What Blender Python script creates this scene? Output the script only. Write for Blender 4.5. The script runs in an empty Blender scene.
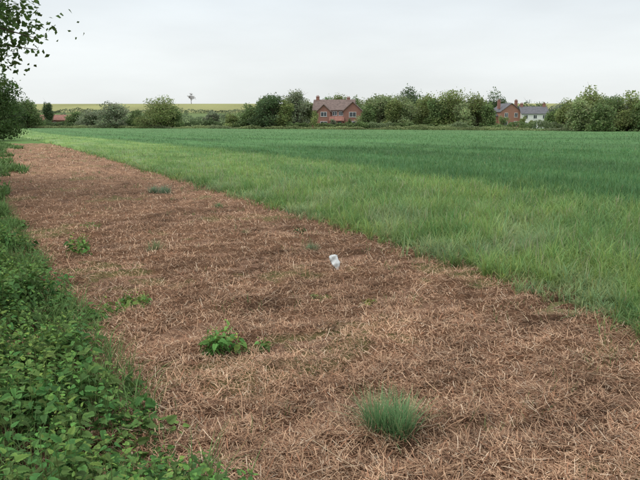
import bpy, math, numpy as np
from mathutils import Vector
R=np.random.default_rng(7)
scene=bpy.context.scene
# ------------------------------------------------------------------ helpers
def ss(a,b,x):
    t=np.clip((np.asarray(x,float)-a)/(b-a),0,1); return t*t*(3-2*t)
def gz(x,y):
    x=np.asarray(x,float); y=np.asarray(y,float)
    return -0.8*ss(20,130,y)+13.7*ss(235,430,y+0.03*x)-6*ss(600,1800,y)
_nr=np.random.default_rng(99)
_dirs=[(math.cos(a),math.sin(a),p,q) for a,p,q in zip(_nr.uniform(0,6.283,24),_nr.uniform(0,6.283,24),_nr.uniform(.6,1.7,24))]
def nz(x,y,f,k=0):
    """smooth pseudo noise, about -1..1"""
    s=0
    for i in range(8):
        c,sn,p,q=_dirs[(i+k*5)%24]
        s=s+np.sin((x*c+y*sn)*f*q*6.283+p+1.3*np.sin((x*sn-y*c)*f*q*3.1+p*2))
    return s/3.6
def edge_x(y): return 1.03-0.533*(y-7.89)-.42*ss(6.2,4.2,y)
def sfield(x,y):
    """signed distance (m) into the crop side from the strip boundary"""
    return (x-edge_x(y))*0.8825
def mat_veg(name,rough=.6,trans=.25,spec=.25,noise=0,nscale=30):
    m=bpy.data.materials.new(name); m.use_nodes=True
    nt=m.node_tree; nt.nodes.clear()
    out=nt.nodes.new('ShaderNodeOutputMaterial'); at=nt.nodes.new('ShaderNodeAttribute'); at.attribute_name='col'
    pr=nt.nodes.new('ShaderNodeBsdfPrincipled'); pr.inputs['Roughness'].default_value=rough
    pr.inputs['Specular IOR Level'].default_value=spec
    src=at.outputs['Color']
    if noise>0:
        tc=nt.nodes.new('ShaderNodeTexCoord'); no=nt.nodes.new('ShaderNodeTexNoise'); no.inputs['Scale'].default_value=nscale; no.inputs['Detail'].default_value=6
        no.inputs['Roughness'].default_value=.7
        mr=nt.nodes.new('ShaderNodeMapRange'); mr.inputs['From Min'].default_value=.3; mr.inputs['From Max'].default_value=.7
        mr.inputs['To Min'].default_value=1-noise; mr.inputs['To Max'].default_value=1+noise
        mx=nt.nodes.new('ShaderNodeVectorMath'); mx.operation='SCALE'
        nt.links.new(tc.outputs['Object'],no.inputs['Vector']); nt.links.new(no.outputs['Fac'],mr.inputs['Value'])
        nt.links.new(src,mx.inputs[0]); nt.links.new(mr.outputs['Result'],mx.inputs['Scale']); src=mx.outputs['Vector']
        bp=nt.nodes.new('ShaderNodeBump'); bp.inputs['Strength'].default_value=.6; bp.inputs['Distance'].default_value=.05
        nt.links.new(no.outputs['Fac'],bp.inputs['Height']); nt.links.new(bp.outputs['Normal'],pr.inputs['Normal'])
    nt.links.new(src,pr.inputs['Base Color'])
    if trans>0:
        tr=nt.nodes.new('ShaderNodeBsdfTranslucent'); nt.links.new(src,tr.inputs['Color'])
        ms=nt.nodes.new('ShaderNodeMixShader'); ms.inputs[0].default_value=trans
        nt.links.new(pr.outputs[0],ms.inputs[1]); nt.links.new(tr.outputs[0],ms.inputs[2]); nt.links.new(ms.outputs[0],out.inputs[0])
    else: nt.links.new(pr.outputs[0],out.inputs[0])
    return m
def mat_flat(name,c,rough=.7,noise=.15,scale=4,spec=.3):
    m=bpy.data.materials.new(name); m.use_nodes=True; nt=m.node_tree
    pr=nt.nodes['Principled BSDF']; pr.inputs['Roughness'].default_value=rough; pr.inputs['Specular IOR Level'].default_value=spec
    tc=nt.nodes.new('ShaderNodeTexCoord'); no=nt.nodes.new('ShaderNodeTexNoise'); no.inputs['Scale'].default_value=scale; no.inputs['Detail'].default_value=5
    cr=nt.nodes.new('ShaderNodeValToRGB'); cr.color_ramp.elements[0].position=.3; cr.color_ramp.elements[1].position=.7
    cr.color_ramp.elements[0].color=[v*(1-noise) for v in c]+[1]; cr.color_ramp.elements[1].color=[min(1,v*(1+noise)) for v in c]+[1]
    nt.links.new(tc.outputs['Object'],no.inputs['Vector']); nt.links.new(no.outputs['Fac'],cr.inputs[0]); nt.links.new(cr.outputs[0],pr.inputs['Base Color'])
    return m
def mat_brick(name,c1,c2,mortar):
    m=bpy.data.materials.new(name); m.use_nodes=True; nt=m.node_tree; pr=nt.nodes['Principled BSDF']; pr.inputs['Roughness'].default_value=.85
    tc=nt.nodes.new('ShaderNodeTexCoord'); sp=nt.nodes.new('ShaderNodeSeparateXYZ'); ad=nt.nodes.new('ShaderNodeMath'); ad.operation='ADD'
    cb=nt.nodes.new('ShaderNodeCombineXYZ'); br=nt.nodes.new('ShaderNodeTexBrick')
    br.inputs['Scale'].default_value=1; br.inputs['Brick Width'].default_value=.225; br.inputs['Row Height'].default_value=.075; br.inputs['Mortar Size'].default_value=.008
    br.inputs['Color1'].default_value=(*c1,1); br.inputs['Color2'].default_value=(*c2,1); br.inputs['Mortar'].default_value=(*mortar,1)
    nt.links.new(tc.outputs['Object'],sp.inputs[0]); nt.links.new(sp.outputs[0],ad.inputs[0]); nt.links.new(sp.outputs[1],ad.inputs[1])
    nt.links.new(ad.outputs[0],cb.inputs[0]); nt.links.new(sp.outputs[2],cb.inputs[1]); nt.links.new(cb.outputs[0],br.inputs['Vector']); nt.links.new(br.outputs[0],pr.inputs['Base Color'])
    return m
def make(name,V,faces,col=None,mats=(),midx=None,smooth=False,parent=None):
    me=bpy.data.meshes.new(name); V=np.asarray(V,np.float32)
    me.vertices.add(len(V)); me.vertices.foreach_set('co',V.ravel())
    li=np.concatenate([f.ravel() for f in faces]).astype(np.int32)
    tot=np.concatenate([np.full(len(f),f.shape[1],np.int32) for f in faces])
    st=np.concatenate([[0],np.cumsum(tot)[:-1]]).astype(np.int32)
    me.loops.add(len(li)); me.loops.foreach_set('vertex_index',li)
    me.polygons.add(len(tot)); me.polygons.foreach_set('loop_start',st)
    if midx is not None: me.polygons.foreach_set('material_index',np.asarray(midx,np.int32))
    me.update(calc_edges=True); me.validate()
    if col is not None:
        a=me.attributes.new('col','FLOAT_COLOR','POINT'); c=np.ones((len(V),4),np.float32); c[:,:3]=np.clip(col,0,1); a.data.foreach_set('color',c.ravel())
    me.polygons.foreach_set('use_smooth',np.full(len(tot),smooth))
    for m in mats: me.materials.append(m)
    o=bpy.data.objects.new(name,me); scene.collection.objects.link(o)
    if parent: o.parent=parent
    return o
class Bag:
    def __init__(s): s.V=[];s.F=[];s.C=[];s.M=[];s.n=0
    def add(s,V,F,C,m=0):
        V=np.asarray(V,float).reshape(-1,3); F=np.asarray(F)
        C=np.broadcast_to(np.asarray(C,float),(len(V),3))
        s.V.append(V); s.F.append(F+s.n); s.C.append(C); s.M.append(np.full(len(F),m)); s.n+=len(V)
    def make(s,name,mats,smooth=False,parent=None):
        return make(name,np.concatenate(s.V),s.F,np.concatenate(s.C),mats,np.concatenate(s.M),smooth,parent)
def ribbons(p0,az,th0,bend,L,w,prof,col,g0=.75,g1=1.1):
    """bent blades. th = angle from vertical"""
    N=len(p0); K=len(prof); h=np.stack([np.cos(az),np.sin(az),0*az],1); side=np.stack([-np.sin(az),np.cos(az),0*az],1)
    c=p0.copy(); V=np.zeros((N,K,2,3)); C=np.zeros((N,K,2,3)); th=np.array(th0,float)
    for k in range(K):
        V[:,k,0]=c-side*(w*prof[k]/2)[:,None]; V[:,k,1]=c+side*(w*prof[k]/2)[:,None]
        C[:,k,:]=(col*(g0+(g1-g0)*k/(K-1)))[:,None,:]  # root-to-tip shade painted into vertex colour, darker at the base
        step=(L/(K-1))[:,None]; c=c+(h*np.sin(th)[:,None]+np.array([0,0,1.])*np.cos(th)[:,None])*step; th=th+bend/(K-1)
    b=(np.arange(N)*K*2)[:,None]; F=[b+np.array([2*k,2*k+1,2*k+3,2*k+2]) for k in range(K-1)]
    return V.reshape(-1,3),np.stack(F,1).reshape(-1,4),C.reshape(-1,3)
def tube(bag,p,r,col,m=0,n=6):
    p=np.asarray(p,float); K=len(p); V=[]
    for k in range(K):
        d=p[min(k+1,K-1)]-p[max(k-1,0)]; d/=np.linalg.norm(d)+1e-9
        a=np.cross(d,[.31,.95,.02]); a/=np.linalg.norm(a)+1e-9; b=np.cross(d,a)
        for i in range(n):
            t=6.28318*i/n; V.append(p[k]+(a*math.cos(t)+b*math.sin(t))*r[k])
    F=[[k*n+i,k*n+(i+1)%n,(k+1)*n+(i+1)%n,(k+1)*n+i] for k in range(K-1) for i in range(n)]
    bag.add(V,F,col,m)
def leafquads(c,size,rng,col,up=.25):
    N=len(c); a=rng.normal(size=(N,3)); a[:,2]*=.7; a/=np.linalg.norm(a,axis=1)[:,None]
    b=rng.normal(size=(N,3)); b-=a*(a*b).sum(1)[:,None]; b/=np.linalg.norm(b,axis=1)[:,None]
    s=np.broadcast_to(size,(N,))[:,None]; n=np.cross(a,b)
    V=np.stack([c-a*s*.5,c+b*s*.32+n*s*.1-a*s*.05,c+a*s*.55,c-b*s*.32+n*s*.1],1).reshape(-1,3)
    F=np.arange(N*4).reshape(N,4); return V,F,np.repeat(col,4,axis=0)
LEAF=mat_veg('leaf_foliage',.6,.35,.15); BARK=mat_veg('bark',.9,0,.1,.25,12)
GRASS=mat_veg('grass_blade',.5,.38,.25); STRAW=mat_veg('dead_straw',.75,.1,.15); NETTLE=mat_veg('nettle_leaf',.65,.25,.2)
GROUND=mat_veg('ground_cover',.95,0,.05,.3,3.0); MULCH=mat_veg('mulch_soil',.95,0,.05,.45,22); CANOPY=mat_veg('crop_canopy',.9,0,.05,.35,5)

# ------------------------------------------------------------------ camera
cam=bpy.data.cameras.new('camera'); co=bpy.data.objects.new('camera',cam); scene.collection.objects.link(co)
co.location=(0,0,1.6); co.rotation_euler=(math.radians(90-10.73),0,0); cam.lens=35.3; cam.sensor_width=36; cam.clip_end=6000; cam.clip_start=.05
scene.camera=co
# ------------------------------------------------------------------ sky
SUN_EL,SUN_AZ=math.radians(50),math.radians(250)
w=bpy.data.worlds.new('World'); scene.world=w; w.use_nodes=True; nt=w.node_tree; bg=nt.nodes['Background']; bg.inputs[1].default_value=1.0
sky=nt.nodes.new('ShaderNodeTexSky'); sky.sky_type='NISHITA'; sky.sun_disc=False; sky.sun_elevation=SUN_EL; sky.sun_rotation=SUN_AZ
sc=nt.nodes.new('ShaderNodeVectorMath'); sc.operation='SCALE'; sc.inputs['Scale'].default_value=.10; nt.links.new(sky.outputs[0],sc.inputs[0])
tc=nt.nodes.new('ShaderNodeTexCoord'); sp=nt.nodes.new('ShaderNodeSeparateXYZ'); nt.links.new(tc.outputs['Generated'],sp.inputs[0])
cr=nt.nodes.new('ShaderNodeValToRGB'); nt.links.new(sp.outputs[2],cr.inputs[0])
e=cr.color_ramp.elements; e[0].position=0; e[0].color=(.88,.91,.905,1); e[1].position=1; e[1].color=(1,1,1,1)
x=e.new(.10); x.color=(.91,.95,.955,1); x=e.new(.22); x.color=(.83,.90,.95,1)
mp=nt.nodes.new('ShaderNodeMapping'); mp.inputs['Scale'].default_value=(1.2,1.2,5); mp.inputs['Rotation'].default_value=(0,.15,0); nt.links.new(tc.outputs['Generated'],mp.inputs[0])
no=nt.nodes.new('ShaderNodeTexNoise'); no.inputs['Scale'].default_value=1.7; no.inputs['Detail'].default_value=6; nt.links.new(mp.outputs[0],no.inputs['Vector'])
mr=nt.nodes.new('ShaderNodeMapRange'); mr.inputs['From Min'].default_value=.3; mr.inputs['From Max'].default_value=.7; mr.inputs['To Min'].default_value=.89; mr.inputs['To Max'].default_value=1.08
nt.links.new(no.outputs[0],mr.inputs[0])
mz=nt.nodes.new('ShaderNodeMapRange'); mz.inputs['From Min'].default_value=.25; mz.inputs['From Max'].default_value=.9; mz.inputs['To Min'].default_value=1; mz.inputs['To Max'].default_value=1.65; nt.links.new(sp.outputs[2],mz.inputs[0])
mm=nt.nodes.new('ShaderNodeMath'); mm.operation='MULTIPLY'; nt.links.new(mr.outputs[0],mm.inputs[0]); nt.links.new(mz.outputs[0],mm.inputs[1])
s2=nt.nodes.new('ShaderNodeVectorMath'); s2.operation='SCALE'; nt.links.new(cr.outputs[0],s2.inputs[0]); nt.links.new(mm.outputs[0],s2.inputs['Scale'])
mix=nt.nodes.new('ShaderNodeMix'); mix.data_type='RGBA'; mix.inputs[0].default_value=.93; nt.links.new(sc.outputs[0],mix.inputs[6]); nt.links.new(s2.outputs[0],mix.inputs[7]); nt.links.new(mix.outputs[2],bg.inputs[0])
sl=bpy.data.lights.new('sun','SUN'); sl.energy=1.1; sl.angle=math.radians(20); sl.color=(1,.97,.92); so=bpy.data.objects.new('sun',sl); scene.collection.objects.link(so)
d=Vector((math.sin(SUN_AZ)*math.cos(SUN_EL),math.cos(SUN_AZ)*math.cos(SUN_EL),math.sin(SUN_EL))); so.rotation_euler=d.to_track_quat('Z','Y').to_euler(); so.location=(0,0,30)
scene.view_settings.view_transform='Standard'; scene.view_settings.look='None'; scene.view_settings.exposure=0

# ------------------------------------------------------------------ ground sheet
def grid(xs,ys,zf):
    X,Y=np.meshgrid(xs,ys); V=np.stack([X.ravel(),Y.ravel(),zf(X,Y).ravel()],1); nx=len(xs); ny=len(ys)
    i=(np.arange(ny-1)[:,None]*nx+np.arange(nx-1)[None,:]).ravel(); return V,np.stack([i,i+1,i+nx+1,i+nx],1)
t=np.linspace(-1,1,261); xs=2200*np.sign(t)*np.abs(t)**2.2
ys=np.concatenate([np.linspace(-80,0,12)[:-1],3000*np.linspace(0,1,330)**2.2])
V,F=grid(xs,ys,gz); X,Y=V[:,0],V[:,1]
g=np.array([.12,.20,.065])[None,:]*(1+.25*nz(X,Y,.05,1))[:,None]
soil=np.array([.17,.10,.065])
m=((sfield(X,Y)<.3)&(Y<48)&(X>-14-.45*Y)); g[m]=soil
hill=ss(326,334,Y+.03*X)[:,None]*np.array([1.,1,1]); g=g*(1-hill)+hill*np.array([.28,.285,.125])*(1+.15*nz(X,Y,.012,2))[:,None]
far=(Y>235)&(Y+.03*X<328); g[far]=np.array([.14,.19,.08])
make('ground',V,[F],g,[GROUND],smooth=True)

# ------------------------------------------------------------------ mown strip: mulch bed + straw
def bed(x,y): return gz(x,y)+.016+.018*nz(x,y,.8,1)+.016*nz(x,y,2.1,2)+.009*nz(x,y,5.0,3)
ys=np.concatenate([np.arange(.6,9,.05),np.arange(9,18,.12),np.arange(18,50,.5)]); NB=150
us=np.linspace(0,1,NB); VV=[]
for y in ys:
    x1=float(edge_x(y))+.35; x0=-4-.60*y; x0=max(x0,-.75*y-2); VV.append(np.stack([x0+(x1-x0)*us,np.full(NB,y),0*us],1))
V=np.concatenate(VV); V[:,2]=bed(V[:,0],V[:,1]); i=(np.arange(len(ys)-1)[:,None]*NB+np.arange(NB-1)[None,:]).ravel(); F=np.stack([i,i+1,i+NB+1,i+NB],1)
def patch(x,y):
    """dark thin / thick pale mulch patches"""
    return np.clip(1+.16*nz(x,y,.35,1)+.19*nz(x,y,1.1,3)+.20*nz(x,y,3.1,2)+.12*nz(x,y,7.,1),.4,1.6)
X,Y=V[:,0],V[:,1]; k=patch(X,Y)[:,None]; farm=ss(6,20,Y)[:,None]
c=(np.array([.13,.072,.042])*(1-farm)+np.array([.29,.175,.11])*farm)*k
gr=ss(.55,.95,nz(X,Y,.35,2)+.35*nz(X,Y,2,1)+ss(25,45,Y)*.5)[:,None]; c=c*(1-.5*gr)+np.array([.12,.15,.05])*.5*gr
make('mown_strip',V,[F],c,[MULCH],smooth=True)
N=520000; r=np.exp(R.uniform(math.log(2.0),math.log(46),N)); a=R.uniform(-.76,.76,N); x=r*np.sin(a); y=r*np.cos(a)
ed=sfield(x,y); lim=-.635-(y-2.6)*.6; pt=patch(x,y)
k=(ed<.25+.2*R.normal(size=N))&(x>-3.5-.6*y)&(x>lim-1.5)&(R.random(N)<ss(.35,1.0,pt)*.75+.25); x,y,r,pt=x[k],y[k],r[k],pt[k]; N=len(x)
p=np.stack([x,y,bed(x,y)+R.uniform(-.004,.022,N)*(.4+.9*pt)],1)
L=R.gamma(2.4,.016,N)*(1+r*.02)+.008; wd=np.maximum(R.uniform(.0014,.0046,N),r*.00055)
ca=np.array([[.56,.375,.24],[.41,.255,.16],[.29,.165,.10],[.145,.082,.052],[.64,.50,.36],[.36,.18,.105]])[R.choice(6,N,p=[.23,.29,.20,.14,.07,.07])]
ca=ca*(pt**.8+R.normal(0,.12,N))[:,None]
az=R.uniform(0,6.283,N); al=R.random(N)<.15; az[al]=2.06+R.normal(0,.5,al.sum())
th=np.radians(R.normal(82,13,N)); up=R.random(N)<.06; th[up]=np.radians(R.uniform(15,70,up.sum())); L[up]*=.7
V,F,C=ribbons(p,az,th,R.normal(.15,.6,N),L,wd,[1,1,.8],ca,.95,1.05)
make('straw_mulch',V,[F],C,[STRAW])
bag=Bag(); lumps=[(-1.03,5.5,.16,260),(.1,9.2,.2,200),(1.3,3.4,.18,200),(-2.6,9.5,.25,220),(.95,5.0,.14,160),(-.3,3.3,.12,120),(1.7,2.6,.14,180)]
for i_ in range(80):
    yy=math.exp(R.uniform(math.log(2.4),math.log(16))); xx=R.uniform(-.5,.5)*yy
    if sfield(xx,yy)<-.2 and xx>-.8-(yy-2.6)*.6: lumps.append((xx,yy,R.uniform(.05,.15),int(R.uniform(50,150))))
for (cx,cy,s,n) in lumps:
    q=R.normal(0,1,(n,2))*s*[1.3,.7]; xx=cx+q[:,0]; yy=cy+q[:,1]; zz=bed(xx,yy)+.06*np.exp(-(q**2).sum(1)/(s*s))*R.random(n)+.005
    V,F,C=ribbons(np.stack([xx,yy,zz],1),R.uniform(0,6.28,n),np.radians(R.normal(78,16,n)),R.normal(.4,.5,n),R.uniform(.04,.15,n),R.uniform(.002,.004,n)+cy*.0002,[1,1,.9,.5],np.array([.19,.11,.065])*R.uniform(.5,1.8,n)[:,None]*R.uniform(.7,1.4),1,1); bag.add(V,F,C)
n=60; xx=R.uniform(-1.6,2.6,n); yy=R.uniform(2.3,9,n); k=sfield(xx,yy)<0; xx=xx[k];yy=yy[k];n=len(xx)
V,F,C=ribbons(np.stack([xx,yy,bed(xx,yy)+.03],1),R.uniform(0,6.28,n),np.radians(R.normal(89,3,n)),R.normal(.05,.1,n),R.uniform(.15,.4,n),np.full(n,.0035),[1,1,1,.8],np.array([.55,.43,.28])*R.uniform(.7,1.1,n)[:,None],1,1); bag.add(V,F,C)
bag.make('dead_stem_litter',[STRAW])

# ------------------------------------------------------------------ crop: grass margin and wheat
def crop_h(s,x,y):
    return (.185+.06*ss(0,1.3,s)+.04*nz(x,y,.35,1)+.03*nz(x,y,.9,2)*ss(8,5,s)+.02*nz(x,y,2.0,3)*ss(8,5,s))
def tram(s): 
    q=np.mod(s-9.0,12.0); return ((np.abs(q-.3)<.22)|(np.abs(q-2.1)<.22))&(s>7)
def crop_col(s,x,y):
    light=np.array([.25,.37,.115]); light2=np.array([.16,.275,.085]); dark=np.array([.105,.215,.08]); pale=np.array([.31,.40,.20])
    f=ss(-.45,.45,nz(x,y,.30,1)*.6+nz(x,y,.8,2)*.5+.3*nz(x,y,2.1,3))[:,None]; c=light*(1-f)+light2*f
    e=(ss(.0,.7,nz(x,y,.5,3)+.4*nz(x,y,1.6,1)))[:,None]*(.25+.75*ss(4.5,1.,s))[:,None]; c=c*(1-.65*e)+pale*.65*e
    d=ss(4.8,7.0,s+.7*nz(x,y,.12,2)+.5*nz(x,y,.5,1))[:,None]; c=c*(1-d)+dark*d*(1+.12*nz(x,y,.03,2)+.09*nz(x,y,.2,1)+.10*nz(s,s*0,.16,3))[:,None]
    b=(ss(2.6,3.6,s+.4*nz(x,y,.3,1))*ss(4.9,4.0,s+.4*nz(x,y,.3,1))*.45*ss(-.5,.3,nz(x,y,.1,3)))[:,None]; c=c*(1-b)+dark*1.2*b
    hz=ss(40,170,y)[:,None]; c=c*(1-.3*hz)+np.array([.18,.28,.13])*.3*hz  # distance haze painted into the crop colour
    return c
ys=np.concatenate([np.arange(2,12,.2),np.arange(12,30,.5),np.arange(30,222,2.5)]); ns=240; us=np.linspace(0,1,ns)**1.9; VV=[]
for yy in ys:
    x0=float(edge_x(yy))+.08; x1=150; VV.append(np.stack([x0+(x1-x0)*us,np.full(ns,yy),0*us],1))
V=np.concatenate(VV); X,Y=V[:,0].copy(),V[:,1].copy()
def fary(x): return 178-.50*np.clip(x,-60,120)
Y=np.minimum(Y,fary(X)); V[:,1]=Y
S=sfield(X,Y); wear=ss(0,.5,S)*(.22+.5*ss(9,24,np.hypot(X,Y))); V[:,2]=gz(X,Y)+.0+wear*crop_h(S,X,Y)*(1-.5*tram(S))*ss(0,1.5,fary(X)-Y+.2)+.004
i=(np.arange(len(ys)-1)[:,None]*ns+np.arange(ns-1)[None,:]).ravel(); F=np.stack([i,i+1,i+ns+1,i+ns],1)
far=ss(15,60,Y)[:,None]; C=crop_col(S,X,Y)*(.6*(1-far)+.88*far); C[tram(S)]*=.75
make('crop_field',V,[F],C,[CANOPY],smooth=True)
def blades(N,r0,r1,seed):
    q=np.random.default_rng(seed); r=np.exp(q.uniform(math.log(r0),math.log(r1),N)); a=q.uniform(-.72,.78,N); x=r*np.sin(a); y=r*np.cos(a)
    tx,ty=np.round(x/.17),np.round(y/.17); hsh=np.modf(np.abs(np.sin(tx*12.9898+ty*78.233)*43758.5453))[0]
    h2=np.modf(np.abs(np.sin(tx*39.346+ty*11.135)*24634.634))[0]; near=ss(20,8,r)*.32*ss(6.5,5,sfield(x,y))
    x=x+((tx+h2-.5)*.17-x)*near; y=y+((ty+hsh-.5)*.17-y)*near
    s=sfield(x,y)+q.normal(0,.08,N)+.16*nz(x,y,1.2,1)+.10*nz(x,y,3.,2); k=(s>0)&(y<fary(x)-.2)&((~tram(s))|(q.random(N)<.2)); x,y,s,r,hsh=x[k],y[k],s[k],r[k],hsh[k]; N=len(x)
    wheat=ss(5,6.5,s)
    h=crop_h(s,x,y)*q.uniform(.6,1.3,N)*(1+(.4*hsh-.2)*(1-wheat))
    col=crop_col(s,x,y)*(1+q.normal(0,.17,N)+(.36*hsh-.18)*(1-.7*wheat))[:,None]
    hue=q.normal(0,.10,N); col[:,0]*=1+hue*1.3; col[:,2]*=1-hue*.8
    dry=q.random(N)<.03*(1-wheat)+.004; col[dry]=np.array([.40,.35,.20])
    th=np.radians(np.abs(q.normal(18,14,N))*(1-.3*wheat)); bend=q.uniform(.4,2.3,N)*(1-.3*wheat)
    az=q.uniform(0,6.283,N); wnd=q.random(N)<.3; az[wnd]=-2.4+q.normal(0,.8,wnd.sum())
    z=gz(x,y)+.0
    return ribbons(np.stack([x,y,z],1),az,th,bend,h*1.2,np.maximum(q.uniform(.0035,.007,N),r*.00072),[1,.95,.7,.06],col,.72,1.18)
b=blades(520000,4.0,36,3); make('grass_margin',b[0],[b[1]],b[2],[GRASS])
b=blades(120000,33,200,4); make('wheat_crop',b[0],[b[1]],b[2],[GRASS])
q=np.random.default_rng(55); n=4500; r=np.exp(q.uniform(math.log(4.2),math.log(30),n)); a=q.uniform(-.6,.75,n); x=r*np.sin(a); y=r*np.cos(a); s=sfield(x,y); k=(s>.15)&(s<5.5)&(nz(x,y,.4,3)>-.3); x,y,r=x[k],y[k],r[k]; n=len(x)
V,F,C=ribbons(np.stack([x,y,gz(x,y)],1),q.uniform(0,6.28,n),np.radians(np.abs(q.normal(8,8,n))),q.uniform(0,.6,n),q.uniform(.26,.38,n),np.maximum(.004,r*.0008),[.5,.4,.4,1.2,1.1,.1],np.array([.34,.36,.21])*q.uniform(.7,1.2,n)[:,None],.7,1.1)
make('flowering_grass',V,[F],C,[GRASS])

# ------------------------------------------------------------------ nettles
st=np.array([0,.1,.28,.46,.64,.82,1.]); hw=np.array([.03,.25,.29,.25,.18,.10,.0])
def leaf_template():
    V=[]; 
    for k,(t_,h_) in enumerate(zip(st,hw)):
        V+= [(t_-(.05 if 0<k<6 else 0),-h_,.08*h_/.3),(t_,0,-.03),(t_-(.05 if 0<k<6 else 0),h_,.08*h_/.3)]
    V=np.array(V,float); V[:,2]-=.32*V[:,0]**2
    F=[]
    for k in range(6): F+=[[3*k,3*k+1,3*k+4,3*k+3],[3*k+1,3*k+2,3*k+5,3*k+4]]
    T=[]; n=len(V); ex=[]
    for k in range(1,6):
        for sgn,o in((-1,0),(1,2)):
            a_=V[3*(k-1)+o]; b_=V[3*k+o]; mid=a_*.35+b_*.65; 
            ex.append(mid+np.array([.04,sgn*.07,0])); T.append([3*(k-1)+o,3*k+o,n+len(ex)-1])
    return np.vstack([V,ex]),np.array(F),np.array(T)
LT,LF,LTr=leaf_template(); LSH=np.ones(len(LT)); LSH[1:21:3]=.78
def put_leaves(bag,P,az,pitch,L,roll,col,wid=1.0):
    N=len(P); n=len(LT); W=np.ones((N,1,3)); W[:,0,1]=wid; v=LT[None]*L[:,None,None]*W
    cr_,sr=np.cos(roll)[:,None],np.sin(roll)[:,None]; y=v[:,:,1]*cr_-v[:,:,2]*sr; z=v[:,:,1]*sr+v[:,:,2]*cr_; x=v[:,:,0]
    cp,sp_=np.cos(pitch)[:,None],np.sin(pitch)[:,None]; x2=x*cp-z*sp_; z2=x*sp_+z*cp
    ca_,sa=np.cos(az)[:,None],np.sin(az)[:,None]; X=x2*ca_-y*sa; Y=x2*sa+y*ca_
    V=np.stack([X,Y,z2],2)+P[:,None,:]; C=(np.repeat(col[:,None,:],n,1)*LSH[None,:,None]).reshape(-1,3).copy()
    off=(np.arange(N)*n)[:,None,None]; V=V.reshape(-1,3)
    bag.V.append(V); bag.C.append(C); bag.F.append((LF[None]+off).reshape(-1,4)+bag.n); bag.M.append(np.zeros(N*len(LF))); 
    bag.F.append((LTr[None]+off).reshape(-1,3)+bag.n); bag.M.append(np.zeros(N*len(LTr))); bag.n+=len(V)
def nettles(bag,xs,ys,hs,q,lsc=1.0,cbase=(.09,.20,.052)):
    P=[];A=[];PI=[];LL=[];CO=[];SP=[];SA=[];ST=[];SL=[];WD=[]
    for x,y,h in zip(xs,ys,hs):
        la=q.uniform(0,6.28); le=abs(q.normal(.14,.15)); z0=float(bed(x,y)); n=max(4,int(h/.034)); ph=q.uniform(0,6.28)
        SP.append((x,y,z0));SA.append(la);ST.append(le);SL.append(h)
        tone=np.array(cbase)*q.uniform(.55,1.35); tone[0]*=q.uniform(.8,1.5); ls=lsc*q.uniform(.7,1.15); wd=q.uniform(.7,1.1)
        for k in range(1,n+1):
            f=k/n; 
            if f<.22: continue
            c=np.array([x+math.cos(la)*math.sin(le)*h*f,y+math.sin(la)*math.sin(le)*h*f,z0+h*f*math.cos(le)])
            for j in (0,1):
                if q.random()<.08: continue
                az=ph+k*1.571+j*3.1416+q.normal(0,.3); l=(.066 if f<.7 else .066*(1.0-(f-.7)*2.3))*q.uniform(.65,1.25)*ls
                P.append(c+np.array([math.cos(az),math.sin(az),.1])*.016*lsc); A.append(az); PI.append(q.normal(-.1 if f<.8 else .45,.32)); LL.append(l); WD.append(wd)
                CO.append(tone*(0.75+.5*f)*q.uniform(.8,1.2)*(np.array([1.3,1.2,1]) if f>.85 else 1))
    n=len(SP); SP=np.array(SP)
    V,F,C=ribbons(SP,np.array(SA)+0,np.array(ST),np.zeros(n),np.array(SL),np.full(n,.004),[1,.9,.6],np.tile([[.12,.16,.05]],(n,1)),1,1); bag.add(V,F,C)
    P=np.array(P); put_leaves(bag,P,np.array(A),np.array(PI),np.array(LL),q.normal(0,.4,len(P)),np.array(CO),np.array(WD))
q=np.random.default_rng(21); bag=Bag()
N=3900; y=1.5+9*q.random(N)**1.15; x=-.64-(y-2.6)*.60+.16*nz(y,y*0,.5,1)+.08*nz(y,y*0,1.6,2)-q.exponential(1.2,N)+q.normal(0,.08,N)
gap=nz(x,y,.8,1)+.6*nz(x,y,2.0,2); k=(x>-7.5)&(gap>-.65-.5*ss(5,3,y)+q.normal(0,.15,N)); x,y=x[k],y[k]; dist=(-.56-(y-2.6)*.6)-x
h=(.12+.20*ss(0,.8,dist)+.09*nz(x,y,.6,2)+.05*nz(x,y,1.9,1))*q.uniform(.6,1.3,len(x))*(1-.3*ss(6,10,y)); h=np.maximum(h,.07)
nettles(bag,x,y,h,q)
n=14000; yy=q.uniform(1.6,11,n); xx=-.58-(yy-2.6)*.6-q.exponential(1.2,n)+.08; k=nz(xx,yy,.7,3)>-.2; xx,yy=xx[k],yy[k]; n=len(xx)
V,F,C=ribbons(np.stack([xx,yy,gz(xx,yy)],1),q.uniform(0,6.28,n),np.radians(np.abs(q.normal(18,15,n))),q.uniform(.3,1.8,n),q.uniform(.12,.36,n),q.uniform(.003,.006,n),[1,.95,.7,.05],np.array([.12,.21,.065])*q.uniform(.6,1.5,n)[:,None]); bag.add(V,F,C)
bag.make('nettle_patch',[NETTLE])
bag=Bag(); n=26000; yy=np.exp(q.uniform(math.log(9),math.log(47),n)); e0=-4.5-(yy-9)*.485; xx=e0-q.exponential(1.0,n)*(yy*.04+.4)+.5*nz(yy,yy*0,.12,1)
k=nz(xx,yy,.22,1)+.5*nz(xx,yy,.8,2)>.05-.8*ss(1,4,e0-xx)-.3*ss(30,45,yy); xx,yy=xx[k],yy[k]; n=len(xx)
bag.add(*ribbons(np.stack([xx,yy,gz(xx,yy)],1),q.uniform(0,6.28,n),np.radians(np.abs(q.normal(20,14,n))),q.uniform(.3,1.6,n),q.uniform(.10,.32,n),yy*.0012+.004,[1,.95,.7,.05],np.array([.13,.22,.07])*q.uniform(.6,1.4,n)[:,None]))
cc=[]
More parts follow.
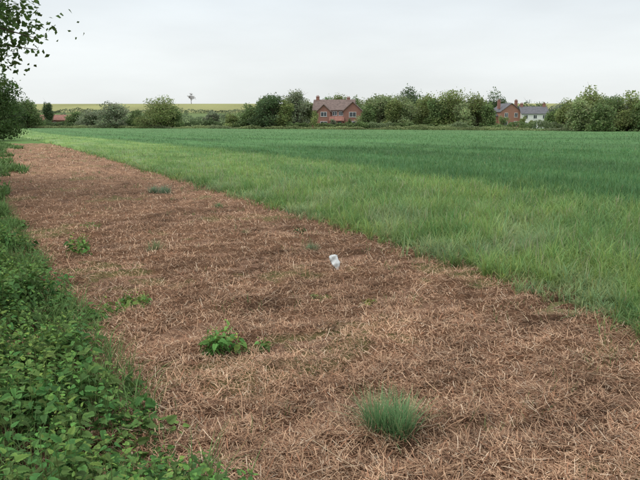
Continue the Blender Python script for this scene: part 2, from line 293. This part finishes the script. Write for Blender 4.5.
for i_ in range(90):
    yy=q.uniform(9,46); xx=-5.2-(yy-9)*.485-q.exponential(1.2); m_=130; cc.append(np.stack([xx+q.normal(0,.3,m_),yy+q.normal(0,.35,m_),float(gz(xx,yy))+np.abs(q.normal(0,.13,m_))],1))
cc=np.concatenate(cc); bag.add(*leafquads(cc,.10,q,np.array([.09,.17,.05])*q.uniform(.6,1.4,len(cc))[:,None]))
bag.make('verge_weeds',[NETTLE])
def seedling(name,x,y,w_,h_,n,ls=1.0,cb=(.13,.27,.065)):
    b=Bag(); rr=w_*.5*np.sqrt(q.random(n)); aa=q.uniform(0,6.28,n); nettles(b,x+rr*np.cos(aa),y+rr*np.sin(aa),h_*q.uniform(.5,1.0,n),q,ls,cb); return b.make(name,[NETTLE])
seedling('nettle_plant',-.668,4.14,.26,.22,24,1.0)
seedling('nettle_plant',-1.62,5.3,.28,.17,16,.85)
seedling('nettle_plant',-1.75,5.0,.2,.16,10,.8)
seedling('nettle_plant',-2.85,7.4,.30,.30,16,.9)
seedling('small_weed',-.39,4.24,.07,.10,5,.6)
seedling('small_weed',.44,5.32,.16,.05,14,.45,(.22,.27,.06))
seedling('small_weed',0.0,5.5,.18,.06,11,.45,(.15,.22,.07))
seedling('small_weed',-3.4,9.2,.3,.12,8,.6)
seedling('small_weed',-.28,8.9,.12,.15,6,.8,(.05,.10,.03))
def tuft(name,x,y,w_,h_,n,c,bw=(.0025,.0045),bend=1.0,dryf=.06,heads=1):
    k=q.integers(0,heads,n); hx=q.uniform(-.22,.22,heads)*w_*(heads>1); hy=q.uniform(-.22,.22,heads)*w_*(heads>1); hh=q.uniform(.7,1.05,heads) if heads>1 else np.ones(1)
    rr=np.abs(q.normal(0,.32,n))*w_*(.5 if heads==1 else .32); aa=q.uniform(0,6.28,n); f=rr/(w_*(.5 if heads==1 else .32))
    px=x+hx[k]+rr*np.cos(aa); py=y+hy[k]+rr*np.sin(aa); col=np.array(c)*q.uniform(.6,1.4,n)[:,None]; dry=q.random(n)<dryf; col[dry]=np.array([.42,.34,.2])
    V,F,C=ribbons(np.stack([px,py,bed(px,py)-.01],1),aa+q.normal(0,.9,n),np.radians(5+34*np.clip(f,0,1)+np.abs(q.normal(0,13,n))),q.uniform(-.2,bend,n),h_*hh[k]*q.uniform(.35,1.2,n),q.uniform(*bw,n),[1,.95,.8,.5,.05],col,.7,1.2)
    return make(name,V,[F],C,[GRASS])
G=(.15,.25,.11)
tuft('grass_tuft',.357,2.98,.30,.30,1000,(.18,.32,.14),bend=1.1,heads=7,dryf=.09)
tuft('grass_tuft',-3.6,13.9,.75,.24,520,(.20,.29,.18),(.006,.012),1.4,heads=3)
tuft('grass_tuft',-2.05,7.65,.34,.15,220,G,dryf=.15)
tuft('grass_tuft',-.126,7.76,.32,.12,240,(.19,.28,.15),bend=1.3,heads=3)
tuft('grass_tuft',-1.07,8.85,.22,.08,90,G,bend=1.5)
tuft('grass_tuft',-1.9,11.7,.35,.13,150,G,(.005,.008),1.5)
n=4200; yy=np.exp(q.uniform(math.log(2.4),math.log(42),n)); xx=q.uniform(-1,1,n)*yy*.8; s=sfield(xx,yy)
k=(s<0)&(xx>-1.5-.6*yy)&(nz(xx,yy,.7,2)+1.3*np.exp(s/.5)+.6*ss(10,30,yy)+.5*ss(-1.2,.3,-.9-(yy-2.6)*.6-xx)>.6); xx,yy=xx[k],yy[k]; xx=np.repeat(xx,4)+q.normal(0,.035,4*len(xx)); yy=np.repeat(yy,4)+q.normal(0,.035,4*len(yy)); n=len(xx)
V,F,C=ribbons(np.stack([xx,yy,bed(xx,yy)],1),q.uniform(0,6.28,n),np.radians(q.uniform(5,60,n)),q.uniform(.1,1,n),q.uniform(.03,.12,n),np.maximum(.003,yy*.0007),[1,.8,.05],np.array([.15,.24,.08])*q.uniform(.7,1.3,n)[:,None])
make('grass_regrowth',V,[F],C,[GRASS])

# ------------------------------------------------------------------ trees
def px(u,Y): return (u-320)*Y*.001565
def pz(v,Y): return 1.6+(121-v)*Y*.00154
def tree(name,x,y,H,W,col,seed,leaf=.34,n=3600,trunk=.22,lobes=12,dens=1.0,barkc=(.10,.08,.06),bare=False,skirt=0,bag=None):
    q=np.random.default_rng(seed); b=bag or Bag(); z0=float(gz(x,y)); th=H*trunk; r0=max(.12,H*.028)
    top=np.array([x+q.normal(0,.02*H),y,z0+H*.72]); base=np.array([x,y,z0-.1])
    tp=[base,base+[0,0,.3],(base*.55+top*.45)+[q.normal(0,.02*H),0,0],top]; tube(b,tp,[r0*1.35,r0,r0*.6,r0*.15],barkc,1,8)
    cz=z0+th+(H-th)*.5; hz=(H-th)*.5; hx=W*.5; LP=[]
    for i in range(lobes+skirt):
        u=q.normal(size=3); u/=np.linalg.norm(u); rad=q.uniform(.30,.68)
        if i>=lobes: u[2]=-abs(u[2])*.3-.75; rad=q.uniform(.7,.95)
        zf=u[2]*rad; tap=1-.35*max(0,zf)-.1*max(0,-zf); c=np.array([x+u[0]*rad*hx*tap,y+u[1]*rad*hx*tap,cz+zf*hz]); s=q.uniform(.30,.48)*(1.15 if skirt else 1)
        LP.append((c,s*hx*q.uniform(.8,1.15),s*hz*q.uniform(.65,.95)*(1 if i<lobes else .8),q.uniform(.74,1.28)))
        t0=np.array([x,y,z0+th*q.uniform(.7,1.3)]); t0[2]=min(t0[2],c[2]-.05*H) if c[2]>z0+th else z0+th*.6
        tube(b,[t0,(t0+c)/2+[0,0,-.03*H],c],[r0*.5,r0*.3,r0*.08],barkc,1,5)
        for j in range(4 if not bare else 9):
            e=c+q.normal(size=3)*[LP[-1][1]*.6,LP[-1][1]*.6,LP[-1][2]*.6]; tube(b,[(t0+c)/2 if j%2 else c,(c+e)/2+q.normal(size=3)*.02*H,e],[r0*.16,r0*.1,r0*.03],barkc,1,4)
    tot=sum(l[1]**2 for l in LP); P=[];C=[]
    for (c,sx,sz,br) in LP:
        m_=int(n*dens*sx*sx/tot); u=q.normal(size=(m_,3)); u/=np.linalg.norm(u,axis=1)[:,None]; rad=np.clip(q.normal(.80,.22,m_),.05,1.3)
        rad*=1+.22*np.sin(u[:,0]*5+seed)*np.cos(u[:,2]*6+seed*2)
        p=c+u*rad[:,None]*np.array([sx,sx,sz]); P.append(p)
        C.append(np.array(col)*(br*q.uniform(.7,1.3,m_))[:,None]*(np.array([1,1,1])+q.normal(0,.06,(m_,3))))
    P=np.concatenate(P); C=np.concatenate(C); k=P[:,2]>z0+.1; P,C=P[k],C[k]
    b.add(*leafquads(P,leaf*q.uniform(.6,1.4,len(P)),q,C))
    return b.make(name,[LEAF,BARK]) if bag is None else None
DK=(.11,.165,.075); MD=(.18,.25,.10); LG=(.29,.35,.17); OL=(.25,.30,.115); GY=(.27,.31,.20)  # tones for distant foliage, lightened and greyed with painted-in haze
T=[(28,13,97,205,MD,'ash_tree'),(14,12,101,200,DK,'hawthorn_tree'),(49,6,100,225,DK,'yew_tree'),(-25,22,88,190,MD,'ash_tree'),
 (76,9,112,218,MD,'hawthorn_tree'),(90,11,111,212,GY,'willow_tree'),(114,14,103,205,GY,'willow_tree'),(136,10,112,208,MD,'hawthorn_tree'),(158,19,97,200,OL,'oak_tree'),(172,9,106,203,MD,'hawthorn_tree'),
 (210,9,113,205,GY,'hawthorn_tree'),(232,8,114,194,OL,'hawthorn_tree'),(249,12,104,192,MD,'hawthorn_tree'),(272,15,90,188,DK,'oak_tree'),(263,9,97,190,MD,'ash_tree'),(298,13,91,190,GY,'willow_tree'),(309,8,100,193,LG,'birch_tree'),(286,9,101,186,OL,'hawthorn_tree'),
 (340,9,95,218,OL,'ash_tree'),(354,9,98,216,MD,'ash_tree'),(326,8,98,216,MD,'ash_tree'),(369,9,97,200,OL,'ash_tree'),
 (380,18,92,180,LG,'willow_tree'),(369,8,105,178,MD,'hawthorn_tree'),(411,15,84,192,DK,'oak_tree'),(403,14,98,178,LG,'willow_tree'),(426,12,94,180,OL,'ash_tree'),
 (438,11,96,176,MD,'hawthorn_tree'),(453,17,90,176,OL,'ash_tree'),(476,14,94,174,OL,'ash_tree'),(464,10,101,170,LG,'willow_tree'),(495,11,93,228,DK,'yew_tree'),(488,8,104,170,MD,'hawthorn_tree'),(394,10,100,176,OL,'hawthorn_tree'),
 (556,9,109,186,MD,'hawthorn_tree'),(567,13,98,154,OL,'ash_tree'),(589,21,87,152,OL,'oak_tree'),(611,17,92,147,MD,'ash_tree'),(628,17,93,144,OL,'oak_tree'),(579,12,101,143,LG,'willow_tree'),(647,18,96,140,MD,'ash_tree'),(604,13,104,139,MD,'hawthorn_tree'),(675,22,92,136,OL,'oak_tree'),(710,22,95,132,MD,'ash_tree'),(-70,26,90,185,MD,'oak_tree'),(752,22,93,128,OL,'oak_tree')]
for i_,(u,hw_,tv,Y_,c_,nm) in enumerate(T):
    x_=px(u,Y_); zt=pz(tv-2.5,Y_); z0=float(gz(x_,Y_))
    tree(nm,x_,Y_,zt-z0,hw_*2*Y_*.001565*1.15,c_,100+i_,leaf=.44,n=int(3200+hw_*190),trunk=.07,lobes=13,skirt=5)
bw=Bag(); q0=np.random.default_rng(77); u=325
while u<700:
    if not (543<u<554):
        Y_=q0.uniform(232,262)-max(0,u-560)*.35; tv=q0.uniform(95,101)+(4 if 500<u<560 else 0)-(3 if u>570 else 0)
        x_=px(u,Y_); z0=float(gz(x_,Y_)); c_=np.array([DK,MD,OL,MD,GY][q0.integers(5)])*.85+np.array([.025,.03,.035])  # grey-blue haze lift mixed into the leaf colour
        tree('w',x_,Y_,max(4,pz(tv,Y_)-z0),q0.uniform(9,13),c_,int(900+u),leaf=.6,n=1700,trunk=.05,lobes=9,skirt=4,bag=bw)
    u+=q0.uniform(7,11)
bw.make('distant_woodland',[LEAF,BARK])
tree('hawthorn_tree',-31.6,60,6.6,7.6,(.085,.14,.045),301,leaf=.20,n=20000,trunk=.06,lobes=20,skirt=5)
tree('hawthorn_tree',-68,120,7.4,9.0,(.11,.17,.07),302,leaf=.3,n=8000,trunk=.06,lobes=14,skirt=5)
tree('bare_tree',px(192,432),432,8.0,7,(.17,.15,.13),303,leaf=.35,n=350,trunk=.3,lobes=9,bare=True,barkc=(.14,.12,.10))
tree('elder_tree',-9.75,13.4,7.2,8.2,(.085,.15,.04),311,leaf=.125,n=75000,trunk=.14,lobes=58)
# ------------------------------------------------------------------ hedges
def hedge(name,pts,h,wd,n,col,seed,leaf=.3,var=.35):
    q=np.random.default_rng(seed); pts=np.array(pts,float); seg=np.linalg.norm(np.diff(pts,axis=0),axis=1); cum=np.concatenate([[0],np.cumsum(seg)]); t=q.uniform(0,cum[-1],n)
    x=np.interp(t,cum,pts[:,0]); y=np.interp(t,cum,pts[:,1])+q.normal(0,wd*.4,n); hh=h*(1+var*(.6*nz(t,t*0,.035,1)+.5*nz(t,t*0,.13,2)+.25*nz(t,t*0,.4,3)))
    z=gz(x,y)+np.maximum(.2,hh)*q.random(n)**.6
    tone=(1+.28*nz(t,z*2,.06,2)+.15*nz(t,z*3,.3,1)); C=np.array(col)*(tone*q.uniform(.75,1.25,n))[:,None]; w2=ss(.2,.8,nz(t,t*0,.05,3))[:,None]; C=C*(1-.5*w2)+.5*w2*np.array(GY)
    b=Bag(); b.add(*leafquads(np.stack([x,y,z],1),leaf*q.uniform(.6,1.4,n),q,C)); return b.make(name,[LEAF])
hedge('field_hedge',[(x_,float(fary(np.array(x_)))+2.5) for x_ in (-10,10,30,60,90,130)],1.7,1.6,30000,MD,401,leaf=.34,var=.6)
hedge('field_hedge',[(-130,222),(-60,212),(-30,200),(-10,188)],2.3,2,22000,(.15,.21,.095),402,leaf=.38,var=.6)
hedge('boundary_hedge',[(-150,250),(-20,245),(60,240),(200,225)],4.4,3,38000,(.18,.235,.13),403,leaf=.5,var=.6)
hedge('ridge_hedge',[(-260,334),(-100,331),(60,326),(300,318)],1.7,2,16000,(.16,.20,.12),404,leaf=.6,var=.6)
hedge('long_grass_verge',[(-100,205),(-60,203),(-30,191),(-10,180),(10,171),(60,146)],.9,1.5,14000,(.28,.32,.15),406,leaf=.3,var=.5)

# ------------------------------------------------------------------ houses
BR=mat_brick('red_brick',(.33,.12,.085),(.26,.10,.075),(.33,.27,.22)); BR2=mat_brick('orange_brick',(.40,.16,.10),(.33,.13,.09),(.35,.3,.25))
TILE=mat_flat('roof_tile',(.17,.125,.11),.8,.3,2); SLATE=mat_flat('roof_slate',(.13,.13,.14),.7,.25,2); RT=mat_flat('red_roof_tile',(.27,.13,.10),.8,.3,2)
WHITE=mat_flat('white_render',(.78,.78,.75),.8,.04,1); FRAME=mat_flat('white_window_frame',(.8,.8,.8),.5,.02,1); GLASS=mat_flat('window_glass',(.04,.05,.06),.1,.1,1,.6); DOOR=mat_flat('painted_door',(.05,.09,.07),.5,.1,2)
def box(bag,c,s,m=0):
    x,y,z=c; a,b,h=[v/2 for v in s]; V=[(x+i*a,y+j*b,z+k*h) for k in(-1,1) for i,j in((-1,-1),(1,-1),(1,1),(-1,1))]
    bag.add(V,[[0,3,2,1],[4,5,6,7],[0,1,5,4],[1,2,6,5],[2,3,7,6],[3,0,4,7]],(.5,.5,.5),m)
def walls(bag,x0,x1,y0,y1,h,rise,axis):
    if axis=='x':
        ym=(y0+y1)/2; V=[(x0,y0,0),(x1,y0,0),(x1,y1,0),(x0,y1,0),(x0,y0,h),(x1,y0,h),(x1,y1,h),(x0,y1,h),(x0,ym,h+rise),(x1,ym,h+rise)]
        bag.add(V,[[0,1,5,4],[2,3,7,6],[3,0,4,7],[1,2,6,5]],(.5,)*3); bag.add([V[4],V[7],V[8],V[5],V[6],V[9]],[[0,1,2],[4,3,5]],(.5,)*3)
    else:
        xm=(x0+x1)/2; V=[(x0,y0,0),(x1,y0,0),(x1,y1,0),(x0,y1,0),(x0,y0,h),(x1,y0,h),(x1,y1,h),(x0,y1,h),(xm,y0,h+rise),(xm,y1,h+rise)]
        bag.add(V,[[0,1,5,4],[2,3,7,6],[3,0,4,7],[1,2,6,5]],(.5,)*3); bag.add([V[4],V[5],V[8],V[6],V[7],V[9]],[[0,1,2],[3,4,5]],(.5,)*3)
def roof(bag,x0,x1,y0,y1,h,rise,axis,o=.35,th=.18):
    def slab(p):
        p=np.array(p,float); V=np.vstack([p,p+[0,0,th]]); bag.add(V,[[0,3,2,1],[4,5,6,7],[0,1,5,4],[1,2,6,5],[2,3,7,6],[3,0,4,7]],(.5,)*3)
    if axis=='x':
        ym=(y0+y1)/2; d=o*rise/(ym-y0)
        slab([(x0-o,y0-o,h-d),(x1+o,y0-o,h-d),(x1+o,ym,h+rise),(x0-o,ym,h+rise)]); slab([(x1+o,y1+o,h-d),(x0-o,y1+o,h-d),(x0-o,ym+.003,h+rise),(x1+o,ym+.003,h+rise)])
    else:
        xm=(x0+x1)/2; d=o*rise/(xm-x0)
        slab([(x0-o,y1+o,h-d),(x0-o,y0-o,h-d),(xm,y0-o,h+rise),(xm,y1+o,h+rise)]); slab([(x1+o,y0-o,h-d),(x1+o,y1+o,h-d),(xm+.003,y1+o,h+rise),(xm+.003,y0-o,h+rise)])
def house(name,x,y,rot,blocks,wins,doors,chims,wm,rm,scl=1.0):
    e=bpy.data.objects.new(name,None); scene.collection.objects.link(e); e.location=(x,y,float(gz(x,y))-.02); e.rotation_euler=(0,0,math.radians(rot)); e.scale=(scl,)*3
    for i,(x0,x1,y0,y1,h,rise,ax,wmat,rmat) in enumerate(blocks):
        b=Bag(); walls(b,x0,x1,y0,y1,h,rise,ax); b.make('walls_%d'%i,[wmat or wm],parent=e); b=Bag(); roof(b,x0,x1,y0,y1,h,rise,ax); b.make('roof_%d'%i,[rmat or rm],parent=e)
    f=Bag(); g=Bag()
    for (cx,yf,cz,w_,h_) in wins:
        for dx,dz,sx,sz in((0,h_/2,w_+.16,.09),(0,-h_/2,w_+.26,.11),(-w_/2,0,.09,h_),(w_/2,0,.09,h_),(0,0,.07,h_)): box(f,(cx+dx,yf-.045-(.01 if dx==0 and dz==0 else 0),cz+dz),(sx,.08,sz))
        box(g,(cx,yf-.02,cz),(w_,.04,h_))
    f.make('window_frames',[FRAME],parent=e); g.make('window_glass',[GLASS],parent=e)
    if doors:
        d_=Bag(); [box(d_,(cx,yf-.03,1.05),(1.0,.06,2.1)) for cx,yf in doors]; d_.make('door',[DOOR],parent=e)
    if chims:
        c_=Bag()
        for cx,cy,z0,z1 in chims:
            box(c_,(cx,cy,(z0+z1)/2),(.9,.6,z1-z0)); box(c_,(cx,cy,z1+.06),(1.05,.75,.12)); box(c_,(cx-.2,cy,z1+.3),(.2,.2,.36)); box(c_,(cx+.2,cy,z1+.3),(.2,.2,.36))
        c_.make('chimneys',[BR],parent=e)
    return e
house('brick_house',px(338,188),188,-6,
 [(-6.8,4.2,0,8,5.3,2.7,'x',None,None),(1.6,6.6,-1.6,6,5.0,2.3,'y',None,None),(-5.6,-2.0,-1.4,5,4.9,1.7,'y',None,None),(-1.9,1.5,-2.4,-.02,2.5,.9,'x',None,RT)],
 [(-3.8,-1.4,4.1,1.6,1.2),(-3.8,-1.4,1.5,1.8,1.3),(-.9,0,4.3,1.2,1.1),(.8,0,4.3,1.1,1.1),(4.1,-1.6,4.0,1.8,1.3),(4.1,-1.6,1.5,2.0,1.4),(-1.0,-2.4,1.4,1.2,1.2)],[(.6,-2.4)],[(-6.0,4,7.3,8.9),(2.6,4.2,7.3,8.6)],BR,TILE,1.07)
house('brick_house',px(511,215),215,10,
 [(-3.8,3.6,0,8,5.6,2.6,'y',None,None),(-7.2,-3.82,2,8,4.2,2.0,'x',None,None)],
 [(-1.8,0,4.4,1.1,1.4),(1.7,0,4.4,1.1,1.4),(-1.8,0,1.6,1.1,1.5),(1.7,0,1.6,1.1,1.5),(-5.5,2,3.1,1.1,1.1)],[(0,0)],[(-3.2,3,6.5,9.2),(3.0,3,6.5,9.2)],BR2,SLATE)
house('white_house',px(535,213),213,-4,
 [(-4.4,4.2,0,7,4.9,2.2,'x',None,None),(4.22,7.0,1,6,2.8,1.4,'x',None,None)],
 [(-3.0,0,3.8,1.1,1.2),(0,0,3.8,1.1,1.2),(3.0,0,3.8,1.1,1.2),(-3.0,0,1.4,1.2,1.2),(3.0,0,1.4,1.2,1.2)],[(0,0)],[(-3.8,3.5,6.6,8.1),(3.6,3.5,6.6,8.1)],WHITE,SLATE)
house('brick_barn',px(60,228),228,3,
 [(-8.5,6.5,0,6,2.8,1.7,'x',None,RT)],[(-6,0,1.6,1,1),(-2,0,1.6,1,1),(3,0,1.6,1,1)],[(.5,0)],[],BR,RT)
b=Bag(); box(b,(0,0,.55),(17,.22,1.1)); box(b,(0,0,1.14),(17.1,.32,.08)); ow=b.make('garden_wall',[BR]); ow.location=(px(342,180),180.5,float(gz(0,180)))
for i_,(u,hw_,tv,Y_,c_) in enumerate([(315,6,110,181.5,OL),(333,4,118,182,GY),(349,4,117,182,MD),(364,6,110,182,OL),(503,5,114,205,MD),(522,4,114,206,OL),(548,6,112,203,MD),(532,4,118,204,OL)]):
    x_=px(u,Y_); tree('garden_shrub',x_,Y_,pz(tv,Y_)-float(gz(x_,Y_)),hw_*2*Y_*.0017,c_,500+i_,leaf=.3,n=1500,trunk=.05,lobes=7,skirt=3)
# ------------------------------------------------------------------ crushed, flattened plastic bottle propped in the mulch
PL=bpy.data.materials.new('milky_plastic'); PL.use_nodes=True; nt=PL.node_tree; pr=nt.nodes['Principled BSDF']; pr.inputs['Roughness'].default_value=.35
tc=nt.nodes.new('ShaderNodeTexCoord'); no=nt.nodes.new('ShaderNodeTexNoise'); no.inputs['Scale'].default_value=18; nt.links.new(tc.outputs['Object'],no.inputs['Vector']); cr=nt.nodes.new('ShaderNodeValToRGB'); cr.color_ramp.elements[0].position=.38; cr.color_ramp.elements[1].position=.62; cr.color_ramp.elements[0].color=(.34,.34,.32,1); cr.color_ramp.elements[1].color=(.72,.75,.74,1)
nt.links.new(no.outputs[0],cr.inputs[0]); nt.links.new(cr.outputs[0],pr.inputs['Base Color']); pr.inputs['Transmission Weight'].default_value=.2
prof=[(0,0),(.018,0),(.019,.02),(.016,.022),(.017,.04),(.030,.060),(.044,.085),(.054,.105),(.053,.112),(.057,.12),(.060,.15),(.060,.165),(.056,.172),(.059,.18),(.056,.20),(.044,.21),(.02,.205),(0,.20)]
n=36; V=[];F=[]
for j,(r_,z_) in enumerate(prof):
    for i in range(n):
        a_=6.28318*i/n; rr=.82*r_*(1+(.10*math.sin(2*a_+z_*30)+.09*math.sin(5*a_-z_*90)+.05*math.sin(9*a_+z_*140))*(z_>.05)); V.append((rr*math.cos(a_)+.008*math.sin(z_*25),rr*.45*math.sin(a_)+.008*math.sin(z_*60),z_))
for j in range(len(prof)-1):
    for i in range(n): F.append([j*n+i,j*n+(i+1)%n,(j+1)*n+(i+1)%n,(j+1)*n+i])
ob=make('plastic_bottle',V,[np.array(F)],None,[PL],smooth=True); ob.location=(.19,6.60,float(bed(.19,6.6))-.02); ob.rotation_euler=(math.radians(-42),math.radians(-10),.1)
